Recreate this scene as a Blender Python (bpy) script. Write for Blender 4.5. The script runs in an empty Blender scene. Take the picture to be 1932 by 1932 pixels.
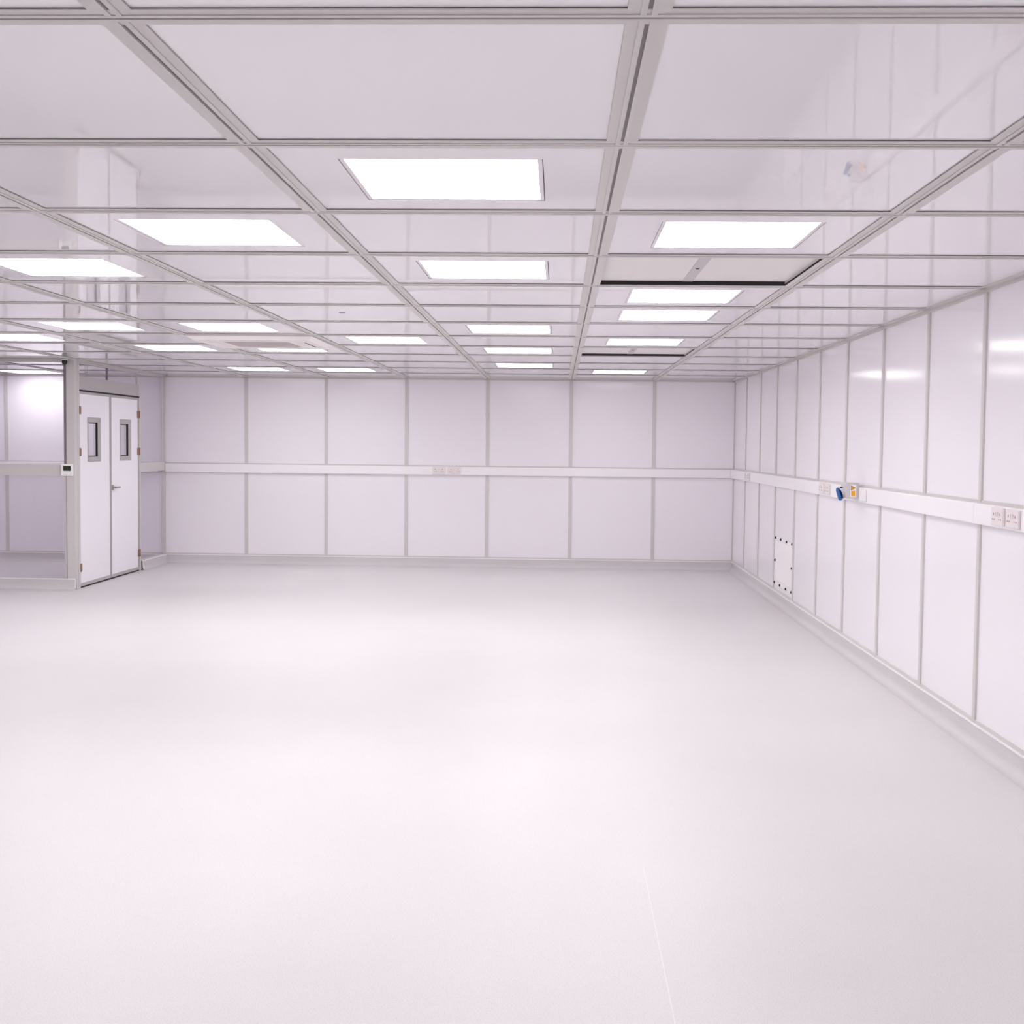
import bpy, bmesh, math
from mathutils import Vector, Matrix

sc = bpy.context.scene
COL = sc.collection

# ------------------------------------------------------------------ dimensions (metres)
H = 2.776                 # underside of the ceiling grid
XR, YB = 2.58, 18.479     # right wall, back wall
XL, YF = -9.40, -3.08     # left wall, wall behind the viewpoint
XD, YP = -5.809, 14.95    # door wall (faces right), glazed partition (faces the viewpoint)
RAILS = [-8.2, -7.0, -5.8, -4.599, -3.411, -2.224, -1.029, 0.194, 1.406]
CROSS = [-1.88, -0.68, 0.52, 1.72, 2.921, 4.141, 5.340, 6.524, 7.738, 8.903, 10.116, 11.348,
         12.517, 13.729, 14.931, 16.131, 17.335]
XS = [XL] + RAILS + [XR]          # bay j (0 = first bay right of rail -5.8) is XS[j+3] .. XS[j+4]
YS = [YF] + CROSS + [YB]          # row n (0 = behind the nearest crossbar in view) is YS[n+5] .. YS[n+6]
Z_TR0, Z_TR1, D_TR = 1.358, 1.482, 0.050   # dado trunking
Z_SK = 0.130                       # top of the coved skirting

# ------------------------------------------------------------------ materials
def mat(name, col, rough=0.5, metal=0.0, spec=0.5, coat=0.0, emit=None, estr=0.0, coat_rough=0.05):
    m = bpy.data.materials.new(name); m.use_nodes = True
    b = m.node_tree.nodes['Principled BSDF']
    b.inputs['Base Color'].default_value = (*col, 1)
    b.inputs['Roughness'].default_value = rough
    b.inputs['Metallic'].default_value = metal
    b.inputs['Specular IOR Level'].default_value = spec
    b.inputs['Coat Weight'].default_value = coat
    b.inputs['Coat Roughness'].default_value = coat_rough
    if emit:
        b.inputs['Emission Color'].default_value = (*emit, 1)
        b.inputs['Emission Strength'].default_value = estr
    return m

def bump_noise(m, scale, strength, dist=0.001):
    nt = m.node_tree; b = nt.nodes['Principled BSDF']
    tc = nt.nodes.new('ShaderNodeTexCoord'); n = nt.nodes.new('ShaderNodeTexNoise')
    n.inputs['Scale'].default_value = scale; n.inputs['Detail'].default_value = 3
    bp = nt.nodes.new('ShaderNodeBump'); bp.inputs['Strength'].default_value = strength
    bp.inputs['Distance'].default_value = dist
    nt.links.new(tc.outputs['Object'], n.inputs['Vector'])
    nt.links.new(n.outputs['Fac'], bp.inputs['Height'])
    nt.links.new(bp.outputs['Normal'], b.inputs['Normal'])

def speckle(m, a, b_, scale=260.0):
    """fine two-tone flecks of a safety vinyl"""
    nt = m.node_tree; b = nt.nodes['Principled BSDF']
    tc = nt.nodes.new('ShaderNodeTexCoord'); n = nt.nodes.new('ShaderNodeTexNoise')
    n.inputs['Scale'].default_value = scale; n.inputs['Detail'].default_value = 2
    n2 = nt.nodes.new('ShaderNodeTexNoise'); n2.inputs['Scale'].default_value = 0.55; n2.inputs['Detail'].default_value = 4
    r = nt.nodes.new('ShaderNodeValToRGB')
    r.color_ramp.elements[0].position = 0.30; r.color_ramp.elements[0].color = (*b_, 1)
    r.color_ramp.elements[1].position = 0.44; r.color_ramp.elements[1].color = (*a, 1)
    mx = nt.nodes.new('ShaderNodeMix'); mx.data_type = 'RGBA'; mx.blend_type = 'MULTIPLY'
    r2 = nt.nodes.new('ShaderNodeValToRGB')
    r2.color_ramp.elements[0].position = 0.3; r2.color_ramp.elements[0].color = (0.955, 0.95, 0.95, 1)
    r2.color_ramp.elements[1].position = 0.6; r2.color_ramp.elements[1].color = (1, 1, 1, 1)
    mx.inputs['Factor'].default_value = 1.0
    nt.links.new(tc.outputs['Object'], n.inputs['Vector']); nt.links.new(tc.outputs['Object'], n2.inputs['Vector'])
    nt.links.new(n.outputs['Fac'], r.inputs['Fac']); nt.links.new(n2.outputs['Fac'], r2.inputs['Fac'])
    nt.links.new(r.outputs['Color'], mx.inputs['A']); nt.links.new(r2.outputs['Color'], mx.inputs['B'])
    nt.links.new(mx.outputs['Result'], b.inputs['Base Color'])

def glass_mat(name, tint):
    m = bpy.data.materials.new(name); m.use_nodes = True
    nt = m.node_tree; nt.nodes.clear()
    out = nt.nodes.new('ShaderNodeOutputMaterial'); mix = nt.nodes.new('ShaderNodeMixShader')
    tr = nt.nodes.new('ShaderNodeBsdfTransparent'); gl = nt.nodes.new('ShaderNodeBsdfGlossy')
    fr = nt.nodes.new('ShaderNodeFresnel'); fr.inputs['IOR'].default_value = 1.45
    tr.inputs['Color'].default_value = (*tint, 1); gl.inputs['Roughness'].default_value = 0.01
    ge = nt.nodes.new('ShaderNodeNewGeometry'); mu = nt.nodes.new('ShaderNodeMath'); mu.operation = 'MULTIPLY'
    iv = nt.nodes.new('ShaderNodeMath'); iv.operation = 'SUBTRACT'; iv.inputs[0].default_value = 1.0
    nt.links.new(ge.outputs['Backfacing'], iv.inputs[1])      # reflect at the outer surface only
    nt.links.new(fr.outputs['Fac'], mu.inputs[0]); nt.links.new(iv.outputs[0], mu.inputs[1])
    nt.links.new(mu.outputs[0], mix.inputs['Fac']); nt.links.new(tr.outputs['BSDF'], mix.inputs[1])
    nt.links.new(gl.outputs['BSDF'], mix.inputs[2]); nt.links.new(mix.outputs['Shader'], out.inputs['Surface'])
    return m

M = {}
M['panel'] = mat('white_laminate_panel', (0.87, 0.845, 0.88), 0.13, spec=0.42)
bump_noise(M['panel'], 1.3, 0.02, 0.01)
M['ceil'] = mat('white_ceiling_panel', (0.86, 0.838, 0.862), 0.018, spec=0.5)
M['alu'] = mat('grey_powder_coated_aluminium', (0.63, 0.605, 0.592), 0.42, spec=0.4)
bump_noise(M['alu'], 90, 0.05, 0.002)
M['alu_door'] = mat('door_edge_grey', (0.47, 0.445, 0.445), 0.42, spec=0.4)
M['alu_dark'] = mat('groove_grey', (0.26, 0.235, 0.24), 0.6, spec=0.3)
M['parts_gap_dark'] = mat('dark_parts_and_gap_shade', (0.035, 0.03, 0.035), 0.7, spec=0.2)  # dark small parts, and shade painted into gaps and recess sides
M['gap_shade'] = mat('grey_panel_gap_shade', (0.18, 0.165, 0.17), 0.7, spec=0.2)  # shadow line between rail flange and panel, put into the colour
M['black'] = mat('black_plastic', (0.012, 0.012, 0.014), 0.35)
M['floor'] = mat('pale_grey_safety_vinyl', (0.8, 0.78, 0.78), 0.42, spec=0.45)
speckle(M['floor'], (0.705, 0.69, 0.692), (0.50, 0.48, 0.49))
bump_noise(M['floor'], 220, 0.12, 0.001)
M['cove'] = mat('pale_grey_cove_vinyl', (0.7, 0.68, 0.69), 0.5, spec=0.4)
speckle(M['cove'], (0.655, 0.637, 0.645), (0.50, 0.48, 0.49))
M['cap'] = mat('white_capping', (0.88, 0.85, 0.86), 0.35)
M['weld'] = mat('white_weld_rod', (0.75, 0.735, 0.74), 0.4)
M['trunk'] = mat('white_pvc_trunking', (0.90, 0.875, 0.895), 0.3)
M['plate'] = mat('warm_white_socket_plastic', (0.80, 0.74, 0.745), 0.3)
M['hole'] = mat('socket_pin_hole', (0.34, 0.24, 0.25), 0.7)
M['door'] = mat('white_door_laminate', (0.91, 0.895, 0.94), 0.3)
M['slab'] = mat('concealed_backing', (0.45, 0.43, 0.44), 0.8)
M['hatch'] = mat('off_white_hatch_board', (0.79, 0.765, 0.75), 0.5)
M['hatch_strip'] = mat('grey_joint_strip', (0.55, 0.52, 0.53), 0.45)
M['trim'] = mat('white_light_trim', (0.80, 0.76, 0.80), 0.3)
M['lens'] = mat('glowing_light_diffuser', (0.9, 0.9, 0.9), 0.5, emit=(1.0, 0.985, 1.0), estr=16.0)
M['ac'] = mat('cream_white_cassette_plastic', (0.84, 0.79, 0.78), 0.4)
M['ac_grille'] = mat('cassette_grille', (0.60, 0.54, 0.54), 0.55)
M['glass'] = glass_mat('clear_glass', (0.955, 0.945, 0.965))
M['copper'] = mat('coppery_hinge_metal', (0.33, 0.19, 0.14), 0.35, metal=0.6)
M['steel'] = mat('brushed_steel', (0.42, 0.36, 0.36), 0.3, metal=0.85)
M['lcd'] = mat('dark_green_display', (0.022, 0.035, 0.014), 0.25)
M['white'] = mat('bright_white_plastic', (0.9, 0.89, 0.88), 0.35)
M['print'] = mat('faint_grey_print', (0.68, 0.62, 0.62), 0.6)
M['iso'] = mat('light_grey_enclosure_plastic', (0.62, 0.59, 0.60), 0.4)
M['iso_in'] = mat('socket_mouth_grey', (0.62, 0.62, 0.61), 0.5)
M['blue'] = mat('blue_socket_plastic', (0.012, 0.13, 0.42), 0.35)
M['yellow'] = mat('amber_yellow_label', (0.92, 0.42, 0.01), 0.5)
M['grille'] = mat('white_louvre_metal', (0.90, 0.875, 0.88), 0.45)
M['grille_in'] = mat('louvre_white', (0.90, 0.87, 0.875), 0.5)

# ------------------------------------------------------------------ mesh builder
ID = lambda u, d, z: (u, d, z)
class MB:
    def __init__(s, T=ID):
        s.bm = bmesh.new(); s.T = T; s.mats = []
    def mi(s, m):
        if m not in s.mats: s.mats.append(m)
        return s.mats.index(m)
    def box(s, u0, u1, d0, d1, z0, z1, m, bevel=0.0, seg=2):
        v = [s.bm.verts.new(s.T(u, d, z)) for z in (z0, z1) for d in (d0, d1) for u in (u0, u1)]
        F = [(0, 1, 3, 2), (4, 6, 7, 5), (0, 4, 5, 1), (2, 3, 7, 6), (0, 2, 6, 4), (1, 5, 7, 3)]
        fs = [s.bm.faces.new([v[i] for i in f]) for f in F]
        bmesh.ops.recalc_face_normals(s.bm, faces=fs)
        k = s.mi(m)
        for f in fs: f.material_index = k
        if bevel:
            es = list({e for f in fs for e in f.edges})
            r = bmesh.ops.bevel(s.bm, geom=es, offset=bevel, segments=seg, affect='EDGES', profile=0.5)
            for f in r['faces']: f.material_index = k
        return s
    def poly(s, pts, m, smooth=False):
        f = s.bm.faces.new([s.bm.verts.new(s.T(*p)) for p in pts]); f.material_index = s.mi(m); f.smooth = smooth
        return s
    def prism(s, prof, u0, u1, m, smooth=False):
        """closed profile of (d, z) swept along u"""
        a = [s.bm.verts.new(s.T(u0, d, z)) for d, z in prof]; b = [s.bm.verts.new(s.T(u1, d, z)) for d, z in prof]
        n = len(prof); fs = []
        for i in range(n):
            fs.append(s.bm.faces.new((a[i], a[(i + 1) % n], b[(i + 1) % n], b[i])))
            fs[-1].smooth = smooth
        fs.append(s.bm.faces.new(a)); fs.append(s.bm.faces.new(b[::-1]))
        bmesh.ops.recalc_face_normals(s.bm, faces=fs)
        k = s.mi(m)
        for f in fs: f.material_index = k
        return s
    def lathe(s, c, axis, prof, m, seg=32, smooth=True):
        """(r, h) profile turned about an axis through c (world space)"""
        ax = Vector(axis).normalized(); t = ax.orthogonal().normalized(); w = ax.cross(t); c = Vector(c)
        rings = []
        for r, h in prof:
            if r < 1e-6: rings.append([s.bm.verts.new(c + ax * h)])
            else: rings.append([s.bm.verts.new(c + ax * h + (t * math.cos(2 * math.pi * k / seg) + w * math.sin(2 * math.pi * k / seg)) * r) for k in range(seg)])
        fs = []
        for a, b in zip(rings, rings[1:]):
            for k in range(seg):
                q = [a[k % len(a)], a[(k + 1) % len(a)], b[(k + 1) % len(b)], b[k % len(b)]]
                q = list(dict.fromkeys(q))
                if len(q) > 2:
                    f = s.bm.faces.new(q); f.smooth = smooth; fs.append(f)
        bmesh.ops.recalc_face_normals(s.bm, faces=fs)
        k = s.mi(m)
        for f in fs: f.material_index = k
        return s
    def frame(s, u0, u1, z0, z1, w, d0, d1, m, bevel=0.0):
        """four-sided flat frame in the u-z plane"""
        wl, wr, wb, wt = (w,) * 4 if not isinstance(w, tuple) else w
        s.box(u0, u0 + wl, d0, d1, z0, z1, m, bevel); s.box(u1 - wr, u1, d0, d1, z0, z1, m, bevel)
        s.box(u0 + wl, u1 - wr, d0, d1, z0, z0 + wb, m, bevel); s.box(u0 + wl, u1 - wr, d0, d1, z1 - wt, z1, m, bevel)
        return s
    def slope_frame(s, u0, u1, z0, z1, w, dout, din, m):
        o = [(u0, z0), (u1, z0), (u1, z1), (u0, z1)]; i = [(u0 + w, z0 + w), (u1 - w, z0 + w), (u1 - w, z1 - w), (u0 + w, z1 - w)]
        for k in range(4):
            l = (k + 1) % 4
            s.poly([(o[k][0], dout, o[k][1]), (o[l][0], dout, o[l][1]), (i[l][0], din, i[l][1]), (i[k][0], din, i[k][1])], m)
        return s
    def build(s, name, parent=None, origin=None):
        me = bpy.data.meshes.new(name); s.bm.to_mesh(me); s.bm.free()
        for m in s.mats: me.materials.append(M[m])
        o = bpy.data.objects.new(name, me); COL.objects.link(o)
        if parent is not None:
            o.parent = parent
            off, q = Vector(), parent        # geometry is written in world space
            while q is not None: off += q.location; q = q.parent
            if off.length: me.transform(Matrix.Translation(-off))
        elif origin is not None:
            me.transform(Matrix.Translation(-Vector(origin))); o.location = origin
        return o

def thing(name, label, cat, loc, group=None):
    o = bpy.data.objects.new(name, None); COL.objects.link(o); o.location = loc; o.empty_display_size = 0.1
    o['label'] = label; o['category'] = cat
    if group: o['group'] = group
    return o
def tag(o, label, cat, group=None):
    o['label'] = label; o['category'] = cat
    if group: o['group'] = group
    return o
def struct(o): o['kind'] = 'structure'; return o
def copy_tree(o, parent=None):
    c = o.copy(); COL.objects.link(c); c.parent = parent
    for ch in list(o.children): copy_tree(ch, c)
    return c

# wall frames: u along the wall, d out into the room
T_BACK = lambda u, d, z: (u, YB - d, z)
T_RIGHT = lambda u, d, z: (XR - d, u, z)
T_LEFT = lambda u, d, z: (XL + d, u, z)
T_REAR = lambda u, d, z: (u, YF + d, z)
T_DOOR = lambda u, d, z: (XD + d, u, z)
T_PART = lambda u, d, z: (u, YP - d, z)

# ------------------------------------------------------------------ camera
F_PX = 2372.436
R = Vector((0.9992876157602273, 0.03620428089509171, 0.010654155673244578))
U = Vector((-0.012541162690049096, 0.052300255509324836, 0.9985526538505823))
W = Vector((-0.03559466570459895, 0.9979749161770193, -0.05271704140834549))
CAM = Vector((0, 0, 1.80))
cam = bpy.data.cameras.new('camera'); co = bpy.data.objects.new('camera', cam); COL.objects.link(co)
cam.sensor_width = 36.0; cam.sensor_fit = 'HORIZONTAL'; cam.lens = F_PX / 1932 * 36.0
cam.clip_start = 0.05; cam.clip_end = 100
mw = Matrix((R, U, -W)).transposed().to_4x4(); mw.translation = CAM
co.matrix_world = mw
sc.camera = co
def in_frame(p):
    v = Vector(p) - CAM; z = v.dot(W)
    if z < 0.3: return False
    return abs(v.dot(R) / z * F_PX) < 1000 and abs(v.dot(U) / z * F_PX) < 1000

# ------------------------------------------------------------------ floor
fl = struct(MB().box(XL - 0.15, XR + 0.15, YF - 0.15, YB + 0.15, -0.12, 0.0, 'floor').build('floor'))
MB().box(0.3875, 0.3915, YF + 0.06, 5.3, -0.004, 0.0006, 'weld').build('weld_seam', fl)

# ------------------------------------------------------------------ ceiling
ce = struct(MB().box(XL - 0.15, XR + 0.15, YF - 0.15, YB + 0.15, H + 0.16, H + 0.26, 'slab').build('ceiling'))
LIT = {(4, 1): 0, (3, 2): 0, (5, 2): 0, (2, 3): 0, (4, 3): 0, (5, 4): 0, (5, 5): 0, (4, 6): 0, (1, 6): 0, (2, 6): 0,
       (0, 7): 0, (3, 7): 0, (5, 7): 0, (1, 8): 0, (2, 8): 0, (4, 8): 0, (4, 10): 0, (1, 11): 0, (2, 11): 0, (5, 11): 0,
       (-2, 12): 0}
UNSEEN = [(2, 1), (0, 2), (0, 4), (-3, 10), (-2, 4), (-2, 7), (2, -1), (4, -2), (5, -1), (0, -2), (-2, -1), (3, -4), (5, -4)]  # fixtures added out of view to raise the room brightness
HATCH = [(5, 3), (5, 8)]
CASS = (2, 7)
LU0, LU1, LV0, LV1 = 0.20, 0.80, 0.185, 0.80     # light opening inside its cell (fractions)
def cell(j, n): return XS[j + 3], XS[j + 4], YS[n + 5], YS[n + 6]
G = 0.046                                         # panel edge sits on the rail flange
def panel_into(mb, j, n):
    x0, x1, y0, y1 = cell(j, n); z0, z1 = H + 0.0058, H + 0.03
    a0, a1, b0, b1 = x0 + G, x1 - G, y0 + G, y1 - G
    if (j, n) in LIT or (j, n) in UNSEEN:
        cx, cy = (x0 + x1) / 2, (y0 + y1) / 2
        h0, h1, k0, k1 = cx - 0.3555, cx + 0.3555, cy - 0.3675, cy + 0.3675
        mb.box(a0, h0, b0, b1, z0, z1, 'ceil'); mb.box(h1, a1, b0, b1, z0, z1, 'ceil')
        mb.box(h0, h1, b0, k0, z0, z1, 'ceil'); mb.box(h0, h1, k1, b1, z0, z1, 'ceil')
    else:
        mb.box(a0, a1, b0, b1, z0, z1, 'ceil')
rest = MB()
for j in range(-3, 7):
    for n in range(-5, 13):
        if (j, n) in HATCH: continue
        x0, x1, y0, y1 = cell(j, n)
        seen = any(in_frame((x, y, H)) for x in (x0, (x0 + x1) / 2, x1) for y in (y0, (y0 + y1) / 2, y1))
        if seen and not (j < -1 and n > 10):
            mb = MB(); panel_into(mb, j, n); mb.build('ceiling_panel', ce)
        else: panel_into(rest, j, n)
o = rest.build('ceiling_panel', ce); o['kind'] = 'stuff'

def rail_into(mb, a, b, ext=0.0):
    """inverted-T grid bar along u from a to b, centred on d = 0; ext lengthens the centre strip"""
    for s in (-1, 1):
        mb.box(a, b, *sorted((s * 0.0055, s * 0.05)), H, H + 0.003, 'alu')
        mb.box(a - ext, b + ext, *sorted((s * 0.0055, s * 0.02)), H - 0.003, H, 'alu')
        mb.box(a, b, *sorted((s * 0.036, s * 0.0455)), H + 0.003, H + 0.0062, 'gap_shade')
    mb.box(a, b, -0.0055, 0.0055, H + 0.003, H + 0.012, 'alu_dark')
for y in CROSS:
    mb = MB(lambda u, d, z, y=y: (u, y + d, z)); rail_into(mb, XL, XR); mb.build('cross_rail', ce)
for x in RAILS:
    mb = MB(lambda u, d, z, x=x: (x + d, u, z))
    for y0, y1 in zip(YS, YS[1:]):
        rail_into(mb, y0 + (0.0502 if y0 > YF else 0), y1 - (0.0502 if y1 < YB else 0), 0.0297)
    mb.build('long_rail', ce)

# ------------------------------------------------------------------ recessed panel lights
def light_proto():
    t = thing('panel_light', '', 'light', (0, 0, H + 0.03))
    z = H
    mb = MB()
    for u0, u1, d0, d1 in ((-0.375, -0.352, -0.39, 0.39), (0.352, 0.375, -0.39, 0.39), (-0.352, 0.352, -0.39, -0.364), (-0.352, 0.352, 0.364, 0.39)):
        mb.box(u0, u1, d0, d1, z + 0.0302, z + 0.09, 'parts_gap_dark')  # black backing paints the shade seen in the gap around the trim
    mb.box(-0.352, 0.352, -0.364, 0.364, z + 0.07, z + 0.09, 'parts_gap_dark')
    mb.build('housing', t)
    mb = MB()
    for u0, u1, d0, d1 in ((-0.352, -0.336, -0.364, 0.364), (0.336, 0.352, -0.364, 0.364), (-0.336, 0.336, -0.364, -0.350), (-0.336, 0.336, 0.350, 0.364)):
        mb.box(u0, u1, d0, d1, z + 0.0085, z + 0.06, 'trim')
    mb.build('trim_frame', t)
    MB().box(-0.336, 0.336, -0.350, 0.350, z + 0.0105, z + 0.03, 'lens').build('diffuser', t)
    return t
LL = {
 (4, 1): 'nearest and largest square panel light, left of the near-vertical ceiling rail',
 (3, 2): 'large panel light at upper left, one bay left of the nearest light',
 (5, 2): 'large square panel light at upper right, directly in front of the nearer beige ceiling hatch',
 (2, 3): 'large panel light cut by the left photo edge, the nearest one there',
 (4, 3): 'panel light level with the nearer beige hatch, one bay to its left',
 (5, 4): 'panel light directly behind the nearer beige ceiling hatch with the black gap',
 (5, 5): 'panel light second behind the nearer beige ceiling hatch, right behind another light',
 (4, 6): 'panel light in the middle bay, third along from the nearest light in that bay',
 (1, 6): 'panel light at far left, one bay left of the light that fronts the air conditioner',
 (2, 6): 'panel light directly in front of the square air conditioning cassette',
 (0, 7): 'narrow-looking panel light cut by the left edge, nearest to the glazed partition top',
 (3, 7): 'panel light one bay to the right of the square air conditioning cassette',
 (5, 7): 'panel light directly in front of the farther, smaller beige ceiling hatch',
 (1, 8): 'panel light one bay left of the light just behind the air conditioning cassette',
 (2, 8): 'panel light just behind the air conditioning cassette, touching its far edge',
 (4, 8): 'panel light level with the farther beige hatch, one bay to its left',
 (4, 10): 'farthest panel light in the middle bay, just left of the near-vertical rail at back wall',
 (1, 11): 'leftmost of the panel lights along the top of the back wall',
 (2, 11): 'panel light along the back wall, second from left there',
 (5, 11): 'rightmost far panel light, behind the farther beige hatch near the back wall',
 (-2, 12): 'panel light seen through the glazed partition, inside the side room',
}
proto = light_proto()
first = True
for key in list(LIT) + UNSEEN:
    x0, x1, y0, y1 = cell(*key)
    o = proto if first else copy_tree(proto); first = False
    o.location = ((x0 + x1) / 2, (y0 + y1) / 2, H + 0.03)
    if key in LL:
        o['label'] = LL[key]; o['group'] = 'panel lights in the ceiling'
    else:
        o['label'] = 'square panel light added out of view to brighten the room'; o['group'] = 'panel lights added out of view'

# ------------------------------------------------------------------ ceiling hatches
def hatch(j, n, label):
    x0, x1, y0, y1 = cell(j, n); a0, a1, b0, b1 = x0 + G, x1 - G, y0 + G, y1 - G
    t = thing('ceiling_hatch', label, 'access hatch', ((x0 + x1) / 2, (y0 + y1) / 2, H + 0.04), 'beige ceiling hatches')
    zb = H + 0.027; xm = (x0 + x1) / 2 - 0.03
    MB().box(a0, xm - 0.03, b0, b1 - 0.008, zb, zb + 0.02, 'hatch').build('board', t)
    MB().box(xm + 0.03, a1 - 0.006, b0, b1 - 0.008, zb, zb + 0.02, 'hatch').build('board', t)
    MB().box(xm - 0.031, xm + 0.031, b0, b1 - 0.008, zb - 0.003, zb + 0.018, 'hatch_strip').build('joint_strip', t)
    c = MB(); c.lathe((xm, (y0 + y1) / 2, zb - 0.003), (0, 0, -1), [(0.011, -0.001), (0.011, 0.002), (0.007, 0.003), (0, 0.003)], 'parts_gap_dark', 20); c.build('catch', t)
    mb = MB()
    mb.box(a0 - 0.01, a1 + 0.01, b1 - 0.008, b1 + 0.012, H + 0.0067, H + 0.07, 'parts_gap_dark'); mb.box(a1 - 0.006, a1 + 0.01, b0, b1 - 0.008, H + 0.0067, H + 0.013, 'parts_gap_dark'); mb.box(a1 - 0.006, a1 + 0.01, b0, b1 - 0.008, H + 0.013, H + 0.07, 'hatch_strip')  # recess sides coloured black to stand for their shade
    mb.box(a0 - 0.01, a0, b0, b1 - 0.008, H + 0.0067, H + 0.07, 'parts_gap_dark'); mb.box(a0, a1 - 0.006, b0 - 0.01, b0, H + 0.0067, H + 0.07, 'parts_gap_dark')
    mb.build('surround', t)
hatch(5, 3, 'nearer, larger beige ceiling hatch of two boards with a black gap behind')
hatch(5, 8, 'farther and smaller beige ceiling hatch of two boards, near the back wall')

# ------------------------------------------------------------------ air-conditioning cassette
x0, x1, y0, y1 = cell(*CASS); cx, cy = (x0 + x1) / 2 + 0.01, (y0 + y1) / 2
t = thing('ceiling_air_conditioner', 'square cream ceiling cassette air conditioner with a central grille', 'air conditioner', (cx, cy, H))
mb = MB(); hw, hb, zt, zb = 0.575, 0.53, H - 0.0037, H - 0.042
def ring(mb, r0, z0, r1, z1, m):
    o = [(-1, -1), (1, -1), (1, 1), (-1, 1)]
    for k in range(4):
        a, b = o[k], o[(k + 1) % 4]
        mb.poly([(cx + a[0] * r0, cy + a[1] * r0, z0), (cx + b[0] * r0, cy + b[1] * r0, z0), (cx + b[0] * r1, cy + b[1] * r1, z1), (cx + a[0] * r1, cy + a[1] * r1, z1)], m)
ring(mb, hw, zt, hw, H - 0.012, 'ac'); ring(mb, hw, H - 0.012, hb, zb, 'ac'); ring(mb, hb, zb, 0.31, zb, 'ac'); ring(mb, 0.31, zb, 0.31, zb + 0.012, 'ac')
mb.poly([(cx - 0.31, cy - 0.31, zb + 0.012), (cx - 0.31, cy + 0.31, zb + 0.012), (cx + 0.31, cy + 0.31, zb + 0.012), (cx + 0.31, cy - 0.31, zb + 0.012)], 'ac')
bmesh.ops.remove_doubles(mb.bm, verts=mb.bm.verts, dist=1e-5); bmesh.ops.recalc_face_normals(mb.bm, faces=mb.bm.faces)
mb.build('fascia', t)
mb = MB(); mb.box(cx - 0.30, cx + 0.30, cy - 0.30, cy + 0.30, zb + 0.004, zb + 0.011, 'ac_grille')
for k in range(26):
    yy = cy - 0.285 + k * 0.0228; mb.box(cx - 0.29, cx + 0.29, yy - 0.006, yy + 0.006, zb - 0.001, zb + 0.004, 'ac_grille')
mb.build('intake_grille', t)
for s, ax in ((-1, 0), (1, 0), (-1, 1), (1, 1)):
    c = 0.41 * s
    mb = MB()
    if ax: mb.box(cx - 0.26, cx + 0.26, cy + c - 0.035, cy + c + 0.035, zb - 0.004, zb + 0.001, 'ac', 0.002); mb.box(cx - 0.255, cx + 0.255, cy + c + 0.035, cy + c + 0.041, zb - 0.0012, zb + 0.001, 'alu_dark')
    else: mb.box(cx + c - 0.035, cx + c + 0.035, cy - 0.26, cy + 0.26, zb - 0.004, zb + 0.001, 'ac', 0.002); mb.box(cx + c + s * 0.036, cx + c + s * 0.048, cy - 0.255, cy + 0.255, zb - 0.0012, zb + 0.001, 'parts_gap_dark') if s > 0 else mb.box(cx + c - 0.041, cx + c - 0.035, cy - 0.255, cy + 0.255, zb - 0.0012, zb + 0.001, 'alu_dark')
    mb.build('air_louvre', t)

# concealed sprinkler cover
mb = MB(); mb.lathe((-1.63, 9.45, H + 0.0063), (0, 0, -1), [(0.0, 0.0), (0.024, 0.0), (0.024, 0.0035), (0.0, 0.004)], 'alu_dark', 32)
tag(mb.build('sprinkler_cover', origin=(-1.63, 9.45, H)), 'tiny round grey cover plate on the plain ceiling panel right of the cassette', 'sprinkler')

# ------------------------------------------------------------------ walls
def cove(T, u0, u1, name, parent_kind=True, ends=(False, False)):
    """coved vinyl skirting: the floor sheet turned up the wall, with a white capping strip"""
    r = 0.06; d0 = 0.014
    prof = [(0.0, 0.0), (0.0, Z_SK), (d0, Z_SK), (d0, r)]
    for k in range(1, 9):
        a = math.pi / 2 * k / 8
        prof.append((d0 + r - r * math.cos(a), 0.0004 + r - r * math.sin(a)))
    prof.append((d0 + r, 0.0))
    mb = MB(T)
    mb.prism([(0.0, 0.0), (0.0, Z_SK), (d0 - 0.001, Z_SK), (d0 - 0.001, r)] + [(d - 0.001, z - 0.001) for d, z in prof[4:-1]] + [(d0 + r - 0.001, -0.002)], u0, u1, 'cove')
    sk = [(d0, Z_SK), (d0, (Z_SK + r) / 2), (d0, r)] + prof[4:-1] + [(d0 + r + 0.012, 0.0004)]     # the smooth outer skin
    A = [mb.bm.verts.new(T(u0, d, z)) for d, z in sk]; B = [mb.bm.verts.new(T(u1, d, z)) for d, z in sk]
    want = Vector(T(0, 1, 1)) - Vector(T(0, 0, 0))
    for i in range(len(sk) - 1):
        f = mb.bm.faces.new((A[i], A[i + 1], B[i + 1], B[i])); f.smooth = True; f.material_index = mb.mi('cove'); f.normal_update()
        if f.normal.dot(want) < 0: f.normal_flip()
    o = mb.build(name)
    struct(o)
    c = MB(T); c.box(u0, u1, 0.0, d0 + 0.006, Z_SK - 0.006, Z_SK + 0.006, 'cap', 0.002)
    for e, uu in zip(ends, (u0, u1)):
        if e: c.box(uu - 0.012 if uu == u1 else uu, uu if uu == u1 else uu + 0.012, 0.0, d0 + 0.008, 0.0, Z_SK, 'cap', 0.002)
    c.build('capping_strip', o)
    return o

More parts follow.
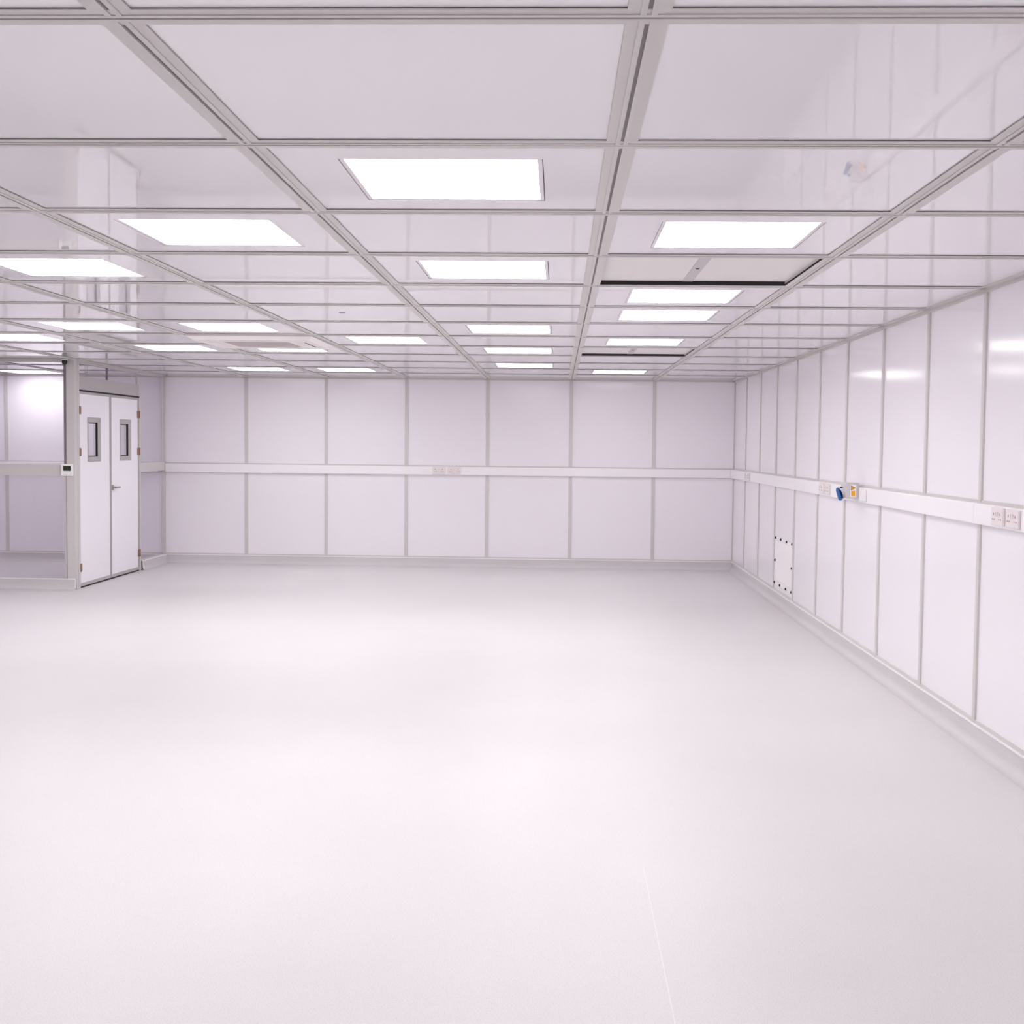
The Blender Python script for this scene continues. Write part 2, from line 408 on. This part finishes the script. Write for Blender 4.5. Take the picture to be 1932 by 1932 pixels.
TRIM = [0]
def wall(name, T, u0, u1, posts, slab, detail_transom=True):
    w = struct(MB(T).box(*slab, 'slab').build(name))
    P = [u0] + posts + [u1]
    for a, b in zip(P, P[1:]):
        MB(T).box(a + 0.002, b - 0.002, -0.012, 0.0, 1.42, H - 0.002, 'panel').build('wall_panel', w)
        MB(T).box(a + 0.002, b - 0.002, -0.012, 0.0, Z_SK, 1.416, 'panel').build('wall_panel', w)
    for p in posts:
        for z0, z1 in ((Z_TR1 + 0.007, H - 0.0245), (Z_SK + 0.0085, Z_TR0 - 0.004)):
            mb = MB(T); mb.box(p - 0.0245, p + 0.0245, -0.004, 0.013, z0, z1, 'alu', 0.0015); mb.build('mullion', w)
    MB(T).box(u0, u1, -0.004, 0.010, Z_TR0 - 0.004, Z_TR1 + 0.018, 'alu').build('transom', w)
    MB(T).box(u0, u1, -0.004, 0.010, Z_SK + 0.004, Z_SK + 0.027, 'alu').build('base_channel', w)
    mb = MB(T); mb.box(u0, u1, -0.004, 0.012, H - 0.024, H + 0.002, 'alu'); mb.box(u0, u1, 0.0, 0.046, H - 0.003, H + 0.0055, 'alu')
    mb.box(u0, u1, 0.030, 0.044, H + 0.005, H + 0.0066, 'parts_gap_dark')
    TRIM[0] += 1
    struct(mb.build('trim_%d' % TRIM[0]))
    return w
back = wall('wall_back', T_BACK, XL, XR, [x for x in RAILS if x != -5.8], (XL - 0.15, XR + 0.15, -0.16, -0.012, 0, H + 0.16))
right = wall('wall_right', T_RIGHT, YF, YB, CROSS, (YF - 0.15, YB, -0.16, -0.012, 0, H + 0.16))
left = wall('wall_left', T_LEFT, YF, YB, CROSS, (YF - 0.15, YB, -0.16, -0.012, 0, H + 0.16))
rear = wall('wall_rear', T_REAR, XL, XR, RAILS, (XL, XR, -0.16, -0.012, 0, H + 0.16))
# corner cover strips
mb = MB(); mb.box(XR - 0.016, XR, YB - 0.016, YB, Z_SK + 0.027, H, 'alu', 0.002); mb.build('corner_strip', back)
cove(T_BACK, XD + 0.0, XR, 'baseboard_back')
cove(T_BACK, XL, XD - 0.1, 'baseboard_side_room')
cove(T_RIGHT, YF, YB, 'baseboard_right')
cove(T_LEFT, YF, YB, 'baseboard_left')
cove(T_REAR, XL, XR, 'baseboard_rear')

# ------------------------------------------------------------------ glazed partition facing the viewpoint (left)
XP1 = XD - 0.10
win = struct(MB(T_PART).box(XL + 0.02, XP1, -0.085, -0.015, 1.378, 1.512, 'alu').box(XL + 0.02, XP1, -0.09, -0.01, H - 0.03, H - 0.002, 'alu')
             .box(XL + 0.02, XP1, -0.09, -0.01, 0.0, Z_SK + 0.004, 'alu').build('window_1'))
MB(T_PART).box(XL + 0.02, XP1 - 0.03, -0.053, -0.047, Z_SK, 1.38, 'glass').build('glass_pane', win)
MB(T_PART).box(XL + 0.02, XP1 - 0.03, -0.053, -0.047, 1.51, H - 0.02, 'glass').build('glass_pane', win)
MB(T_PART).box(XP1 - 0.035, XP1, -0.085, -0.015, 1.512, H - 0.03, 'alu_dark').build('glazing_bead', win)
MB(T_PART).box(XP1 - 0.035, XP1, -0.085, -0.015, Z_SK, 1.378, 'alu').build('glazing_bead', win)
MB(T_PART).box(-7.62, -7.57, -0.085, -0.012, Z_SK, H - 0.03, 'alu').build('mullion', win)
mb = MB(T_PART); mb.box(XP1, XD + 0.001, -0.10, 0.0, 0.0, H - 0.002, 'alu', 0.002); mb.box(XP1 - 0.002, XP1 + 0.004, -0.006, 0.001, Z_SK, H - 0.03, 'alu_dark')
mb.build('corner_post', win)
cove(T_PART, XL, XD + 0.012, 'baseboard_partition', ends=(False, True))

# ------------------------------------------------------------------ door wall
YD0, YD1 = 15.052, 17.345       # outer faces of the door frame
side = struct(MB(T_DOOR).box(YD1, YB, -0.095, 0.002, 1.378, 1.505, 'alu').box(YD1, YB, -0.09, -0.01, H - 0.03, H - 0.002, 'alu')
              .box(YD1, YB, -0.09, -0.01, 0.0, Z_SK + 0.004, 'alu').build('window_2'))
MB(T_DOOR).box(YD1 + 0.02, YB - 0.02, -0.053, -0.047, Z_SK, 1.38, 'glass').build('glass_pane', side)
MB(T_DOOR).box(YD1 + 0.02, YB - 0.02, -0.053, -0.047, 1.5, H - 0.02, 'glass').build('glass_pane', side)
MB(T_DOOR).box(YB - 0.03, YB - 0.014, -0.034, 0.002, Z_SK, H - 0.002, 'alu').build('end_post', side)
cove(T_DOOR, YD1 + 0.02, YB, 'baseboard_door_wall', ends=(True, False))

dr = struct(MB(T_DOOR).box(YD0, YD0 + 0.055, -0.09, 0.004, 0, H - 0.002, 'alu').box(YD1 - 0.05, YD1, -0.09, 0.004, 0, 2.585, 'alu').box(YD1 - 0.03, YD1 - 0.005, -0.056, -0.035, 2.585, H - 0.002, 'alu')
            .box(YD0 + 0.055, YD1 - 0.05, -0.09, 0.006, 2.425, 2.585, 'alu_door').box(YD0 + 0.055, YD1 - 0.05, -0.09, 0.0, H - 0.03, H - 0.002, 'alu').build('door_1'))
ym = 16.195
MB(T_DOOR).box(ym - 0.03, ym + 0.02, -0.056, -0.040, 2.585, H - 0.03, 'alu_dark').build('overpanel_bar', dr)
for a, b in ((YD0 + 0.055, ym - 0.025), (ym + 0.025, YD1 - 0.05)):
    MB(T_DOOR).box(a, b, -0.053, -0.047, 2.585, H - 0.03, 'glass').build('overpanel_pane', dr)
MB(T_DOOR).box(YD0 + 0.05, YD1 - 0.05, -0.012, 0.005, 2.405, 2.425, 'parts_gap_dark').build('head_gap_shade', dr)  # black strip painted in for the shaded gap above the leaves
MB(T_DOOR).box(YD0 + 0.02, YD1 - 0.02, -0.09, -0.012, 0.0, 0.012, 'parts_gap_dark').build('threshold_gap_shade', dr)  # black strip painted in for the dark gap under the leaves
def leaf(a, b, va, vb, hinge_u, handle):
    z0, z1, v0, v1 = 0.018, 2.405, 1.543, 2.096
    d0, d1, e = -0.060, -0.010, 0.032
    mb = MB(T_DOOR); I = 0.03
    mb.box(a + e, va + I, d0, d1, z0 + e, z1 - e, 'door'); mb.box(vb - I, b - e, d0, d1, z0 + e, z1 - e, 'door')
    mb.box(va + I, vb - I, d0, d1, z0 + e, v0 + I, 'door'); mb.box(va + I, vb - I, d0, d1, v1 - I, z1 - e, 'door')
    L = mb.build('door_leaf', dr)
    mb = MB(T_DOOR); mb.frame(a, b, z0, z1, (e, e, 0.04, e), d0 - 0.001, d1 + 0.002, 'alu_door'); mb.build('edge_trim', L)
    mb = MB(T_DOOR); w = 0.062
    mb.slope_frame(va, vb, v0, v1, 0.012, d1 + 0.001, d1 + 0.010, 'alu_door')
    mb.slope_frame(va + 0.012, vb - 0.012, v0 + 0.012, v1 - 0.012, w - 0.012, d1 + 0.010, d1 - 0.012, 'alu_door')
    o_ = [(va + w, v0 + w), (vb - w, v0 + w), (vb - w, v1 - w), (va + w, v1 - w)]
    for k in range(4):
        p, q = o_[k], o_[(k + 1) % 4]
        mb.poly([(p[0], d1 - 0.012, p[1]), (q[0], d1 - 0.012, q[1]), (q[0], d1 - 0.030, q[1]), (p[0], d1 - 0.030, p[1])], 'black')
    mb.frame(va + w, vb - w, v0 + w, v1 - w, 0.013, d1 - 0.036, d1 - 0.030, 'black')
    fr = mb.build('vision_frame', L)
    MB(T_DOOR).box(va + w - 0.01, vb - w + 0.01, d1 - 0.046, d1 - 0.040, v0 + w - 0.01, v1 - w + 0.01, 'glass').build('vision_pane', L)
    for zc in (2.175, 1.665, 0.252):
        s = 1 if hinge_u < ym else -1
        mb = MB(T_DOOR); mb.box(*sorted((hinge_u, hinge_u + s * 0.05)), d1, d1 + 0.016, zc - 0.047, zc + 0.047, 'copper', 0.003)
        mb.lathe(T_DOOR(hinge_u - s * 0.004, d1 + 0.016, zc - 0.05), (0, 0, 1), [(0, 0), (0.011, 0), (0.011, 0.1), (0, 0.1)], 'copper', 16)
        mb.build('hinge', L)
    if handle:
        c = T_DOOR(a + 0.062, d1, 1.198)
        mb = MB(); mb.lathe(c, (1, 0, 0), [(0, 0), (0.034, 0), (0.034, 0.009), (0.028, 0.012), (0, 0.012)], 'steel', 28); mb.lathe(Vector(c) + Vector((0, 0, 0)), (1, 0, 0), [(0.011, 0.01), (0.011, 0.06), (0, 0.06)], 'steel', 16)
        mb.lathe(Vector(c) + Vector((0.055, -0.012, 0)), (0, 1, 0), [(0, 0), (0.011, 0), (0.011, 0.12), (0.009, 0.145), (0, 0.15)], 'steel', 16)
        mb.lathe(Vector(c) + Vector((0.055, 0.128, 0)), (-0.9, 0.35, 0), [(0, -0.005), (0.011, -0.005), (0.010, 0.03), (0, 0.032)], 'steel', 16)
        mb.build('lever_handle', L)
leaf(YD0 + 0.060, ym - 0.006, 15.392, 15.838, YD0 + 0.060, False)
leaf(ym + 0.006, YD1 - 0.055, 16.545, 16.975, YD1 - 0.055, True)
# opposing wall strips inside the side room share the back wall

# ------------------------------------------------------------------ dado trunking
def trunking(name, label, T, u0, u1, lids, ends):
    t = thing(name, label, 'cable trunking', T((u0 + u1) / 2, 0, Z_TR0))
    MB(T).box(u0, u1, 0.0108, D_TR - 0.003, Z_TR0, Z_TR1, 'trunk', 0.002).build('trunking_body', t)
    for a, b in lids:
        MB(T).box(a, b, D_TR - 0.004, D_TR, Z_TR0 + 0.006, Z_TR1 - 0.006, 'trunk', 0.0015).build('trunking_lid', t)
    return t
trunking('dado_trunking', 'long white dado trunking across the back wall from the glazed corner to the right corner', T_BACK, XD + 0.004, XR - 0.0505, [(XD + 0.006, 0.9), (0.902, XR - 0.052)], 0)
trunking('dado_trunking', 'long white dado trunking running along the right wall towards the viewpoint', T_RIGHT, YF + 0.06, YB - 0.0105, [(YF + 0.07, 2.0), (2.003, 7.722), (7.727, 13.0), (13.003, YB - 0.0525)], 0)
trunking('dado_trunking', 'white dado trunking on the back wall of the side room, behind the glazed partition', T_BACK, XL + 0.02, XD - 0.12, [(XL + 0.03, XD - 0.13)], 0)

# ------------------------------------------------------------------ sockets
def rnd_plate(mb, T0, w, h, d0, d1, m, r=0.006):
    mb.box(-w / 2, w / 2, d0, d1, -h / 2, h / 2, m, r, 3)
def socket(T, u, label, group, flip=1):
    z = (Z_TR0 + Z_TR1) / 2 + 0.004
    TT = lambda uu, d, zz: T(u + flip * uu, d, z + zz)
    t = thing('double_socket', label, 'socket', T(u, D_TR, z), group)
    d = D_TR
    mb = MB(TT); rnd_plate(mb, None, 0.192, 0.104, d + 0.0002, d + 0.016, 'plate'); mb.build('face_plate', t)
    for s in (-1, 1):
        c = s * 0.052
        for hu, hz, hw, hh in ((0, 0.013, 0.0055, 0.007), (-0.0145, -0.0165, 0.006, 0.0045), (0.0145, -0.0165, 0.006, 0.0045)):
            MB(TT).box(c + hu - hw, c + hu + hw, d + 0.0155, d + 0.0166, hz - hh, hz + hh, 'hole').build('pin_hole', t)
    for s in (-1, 1):
        mb = MB(TT); mb.prism([(d + 0.015, 0.0), (d + 0.018, 0.0), (d + 0.023, 0.026), (d + 0.015, 0.026)], s * 0.014 - 0.009, s * 0.014 + 0.009, 'plate'); mb.build('rocker_switch', t)
    return t
gB = 'double sockets on the dado trunking'
socket(T_BACK, -1.738, 'left one of the two double sockets on the back wall trunking', gB)
socket(T_BACK, -1.507, 'right one of the two double sockets on the back wall trunking', gB)
socket(T_RIGHT, 7.277, 'double socket at the right picture edge, the farther one beside the trunking joint', gB, -1)
socket(T_RIGHT, 7.038, 'double socket at the very right picture edge, the nearest of all', gB, -1)
socket(T_RIGHT, 12.10, 'double socket on the right wall trunking, farther of the pair beside the blue inlet', gB, -1)
socket(T_RIGHT, 11.84, 'double socket on the right wall trunking, directly beside the blue inlet', gB, -1)
socket(T_RIGHT, 16.92, 'far corner double socket on the right wall trunking, nearest the back wall', gB, -1)
socket(T_RIGHT, 16.70, 'second double socket from the back corner on the right wall trunking', gB, -1)
t = tag(MB(T_RIGHT).box(10.37, 10.56, D_TR + 0.0002, D_TR + 0.012, 1.372, 1.474, 'trunk', 0.005).build('blank_outlet_plate', origin=T_RIGHT(10.465, D_TR, 1.42)),
        'faint white blank plate on the right wall trunking, just right of the grey isolator', 'blanking plate')

# ------------------------------------------------------------------ isolator with blue industrial socket
zc, XF, YN = 1.452, 2.428, 10.64
t = thing('isolator_socket', 'grey isolator box with a blue-lidded round power socket and yellow warning labels', 'isolator switch', (XR - D_TR, 10.75, zc))
mb = MB(); mb.box(XF, XR - D_TR - 0.0002, YN, 10.84, zc - 0.067, zc + 0.067, 'iso', 0.007, 3); mb.build('enclosure', t)
mb = MB(); mb.box(XF - 0.006, XF + 0.02, YN + 0.018, 10.835, zc - 0.062, zc + 0.062, 'iso', 0.010, 3); mb.build('front_cover', t)
ax = Vector((-0.90, -0.16, -0.36)).normalized(); c0 = Vector((XF + 0.012, 10.745, zc - 0.012))
mb = MB(); mb.lathe(c0, ax, [(0.056, -0.02), (0.054, 0.012), (0.049, 0.018), (0.049, 0.045), (0.042, 0.045), (0.042, 0.025), (0, 0.025)], 'iso', 40); mb.build('collar', t)
mb = MB(); mb.lathe(c0, ax, [(0, 0.030), (0.041, 0.030), (0.041, 0.026)], 'iso_in', 32); mb.build('contact_plate', t)
ax2 = Vector((-0.94, 0.16, -0.27)).normalized()
mb = MB(); mb.lathe(c0 + ax * 0.049, ax2, [(0, 0.026), (0.040, 0.026), (0.055, 0.019), (0.058, 0.0), (0.052, 0.0), (0.052, 0.007), (0, 0.009)], 'blue', 40); mb.build('hinged_lid', t)
hp = c0 + ax * 0.050 + Vector((0.012, 0, 0.055))
mb = MB(); mb.box(hp.x - 0.012, hp.x + 0.010, hp.y - 0.02, hp.y + 0.02, hp.z - 0.010, hp.z + 0.006, 'parts_gap_dark', 0.003); mb.build('lid_hinge', t)
TN = lambda u, d, z: (u, YN - d, z)
mb = MB(TN); mb.box(2.458, 2.507, 0.0002, 0.0008, 1.400, 1.502, 'white'); lab = mb.build('warning_label', t)
mb = MB(TN)
mb.poly([(2.463, 0.0011, 1.498), (2.463, 0.0011, 1.454), (2.503, 0.0011, 1.476)], 'black')
mb.poly([(2.466, 0.0014, 1.4925), (2.466, 0.0014, 1.4595), (2.496, 0.0014, 1.476)], 'yellow')
mb.poly([(2.469, 0.0017, 1.4775), (2.4795, 0.0017, 1.4805), (2.4785, 0.0017, 1.477), (2.490, 0.0017, 1.4755), (2.4785, 0.0017, 1.472), (2.4795, 0.0017, 1.4755)], 'black')
mb.build('hazard_triangle', lab)
MB(TN).box(2.466, 2.4985, 0.0009, 0.0012, 1.405, 1.451, 'yellow').build('yellow_notice', lab)

# ------------------------------------------------------------------ return-air grille low on the right wall
t = thing('air_grille', 'white louvred air grille with black screws low on the right wall', 'vent', T_RIGHT(14.325, 0.001, 0.49))
ga, gb, gz0, gz1 = 13.756, 14.904, 0.210, 0.768
MB(T_RIGHT).frame(ga, gb, gz0, gz1, (0.075, 0.10, 0.05, 0.045), 0.0003, 0.0055, 'grille', 0.001).build('frame', t)
mb = MB(T_RIGHT); mb.box(ga + 0.075, gb - 0.106, 0.0003, 0.001, gz0 + 0.053, gz1 - 0.048, 'grille_in')
n = 26
for k in range(n):
    zz = gz0 + 0.053 + (gz1 - gz0 - 0.101) * (k + 0.5) / n
    mb.prism([(0.001, zz - 0.0065), (0.0050, zz - 0.0072), (0.0052, zz - 0.0055), (0.001, zz + 0.008)], ga + 0.075, gb - 0.106, 'grille_in')
mb.build('louvre_field', t)
for y, z in ((14.83, .757), (14.505, .757), (14.14, .755), (13.77, .756), (14.86, .491), (13.768, .492), (14.865, .23), (14.51, .229), (14.14, .228), (13.768, .231)):
    mb = MB(); mb.lathe(T_RIGHT(y - 0.025 if y > 14 else y + 0.012, 0.0056, z), (-1, 0, 0), [(0, 0), (0.016, 0), (0.015, 0.010), (0.008, 0.015), (0, 0.016)], 'black', 18); mb.build('screw', t)

# ------------------------------------------------------------------ controller and sensor on the corner post
t = thing('wall_controller', 'small white square controller with dark display on the corner post left of the double door', 'thermostat', (-5.896, YP, 1.45))
a0, a1, b0, b1 = -5.969, -5.823, 1.378, 1.522
mb = MB(T_PART); mb.box(a0, a1, 0.0005, 0.022, b0, b1, 'white', 0.004, 3); mb.build('case', t)
MB(T_PART).box(-5.942, -5.849, 0.0215, 0.0232, 1.440, 1.500, 'lcd').build('display', t)
mb = MB(T_PART)
for u in (-5.936, -5.915, -5.895, -5.852): mb.box(u - 0.007, u + 0.007, 0.0215, 0.0228, 1.394, 1.401, 'print')
mb.build('button_row', t)
t = thing('ceiling_sensor', 'tiny black dome sensor at the top of the corner post, under the ceiling', 'sensor', (-5.902, YP - 0.05, H - 0.02))
mb = MB(); mb.lathe((-5.902, YP - 0.05, H - 0.0036), (0, 0, -1), [(0, 0), (0.036, 0), (0.036, 0.012), (0.0, 0.012)], 'white', 28); mb.build('mount', t)
mb = MB(); mb.lathe((-5.902, YP - 0.05, H - 0.0156), (0, 0, -1), [(0.031, 0), (0.033, 0.022)] + [(0.033 * math.cos(a), 0.022 + 0.033 * math.sin(a)) for a in (0.4, 0.8, 1.2)] + [(0, 0.055)], 'black', 28); mb.build('dome', t)

# ------------------------------------------------------------------ world + view
w = bpy.data.worlds.new('world'); sc.world = w; w.use_nodes = True
w.node_tree.nodes['Background'].inputs['Color'].default_value = (0.5, 0.5, 0.52, 1)
w.node_tree.nodes['Background'].inputs['Strength'].default_value = 0.3
sc.view_settings.view_transform = 'Standard'; sc.view_settings.look = 'None'
sc.view_settings.exposure = -0.86; sc.view_settings.gamma = 1.0; sc.view_settings.use_curve_mapping = False
cy_ = sc.cycles
cy_.max_bounces = 16; cy_.diffuse_bounces = 10; cy_.glossy_bounces = 6; cy_.transmission_bounces = 8; cy_.transparent_max_bounces = 12
cy_.sample_clamp_indirect = 8.0; cy_.caustics_reflective = False; cy_.caustics_refractive = False
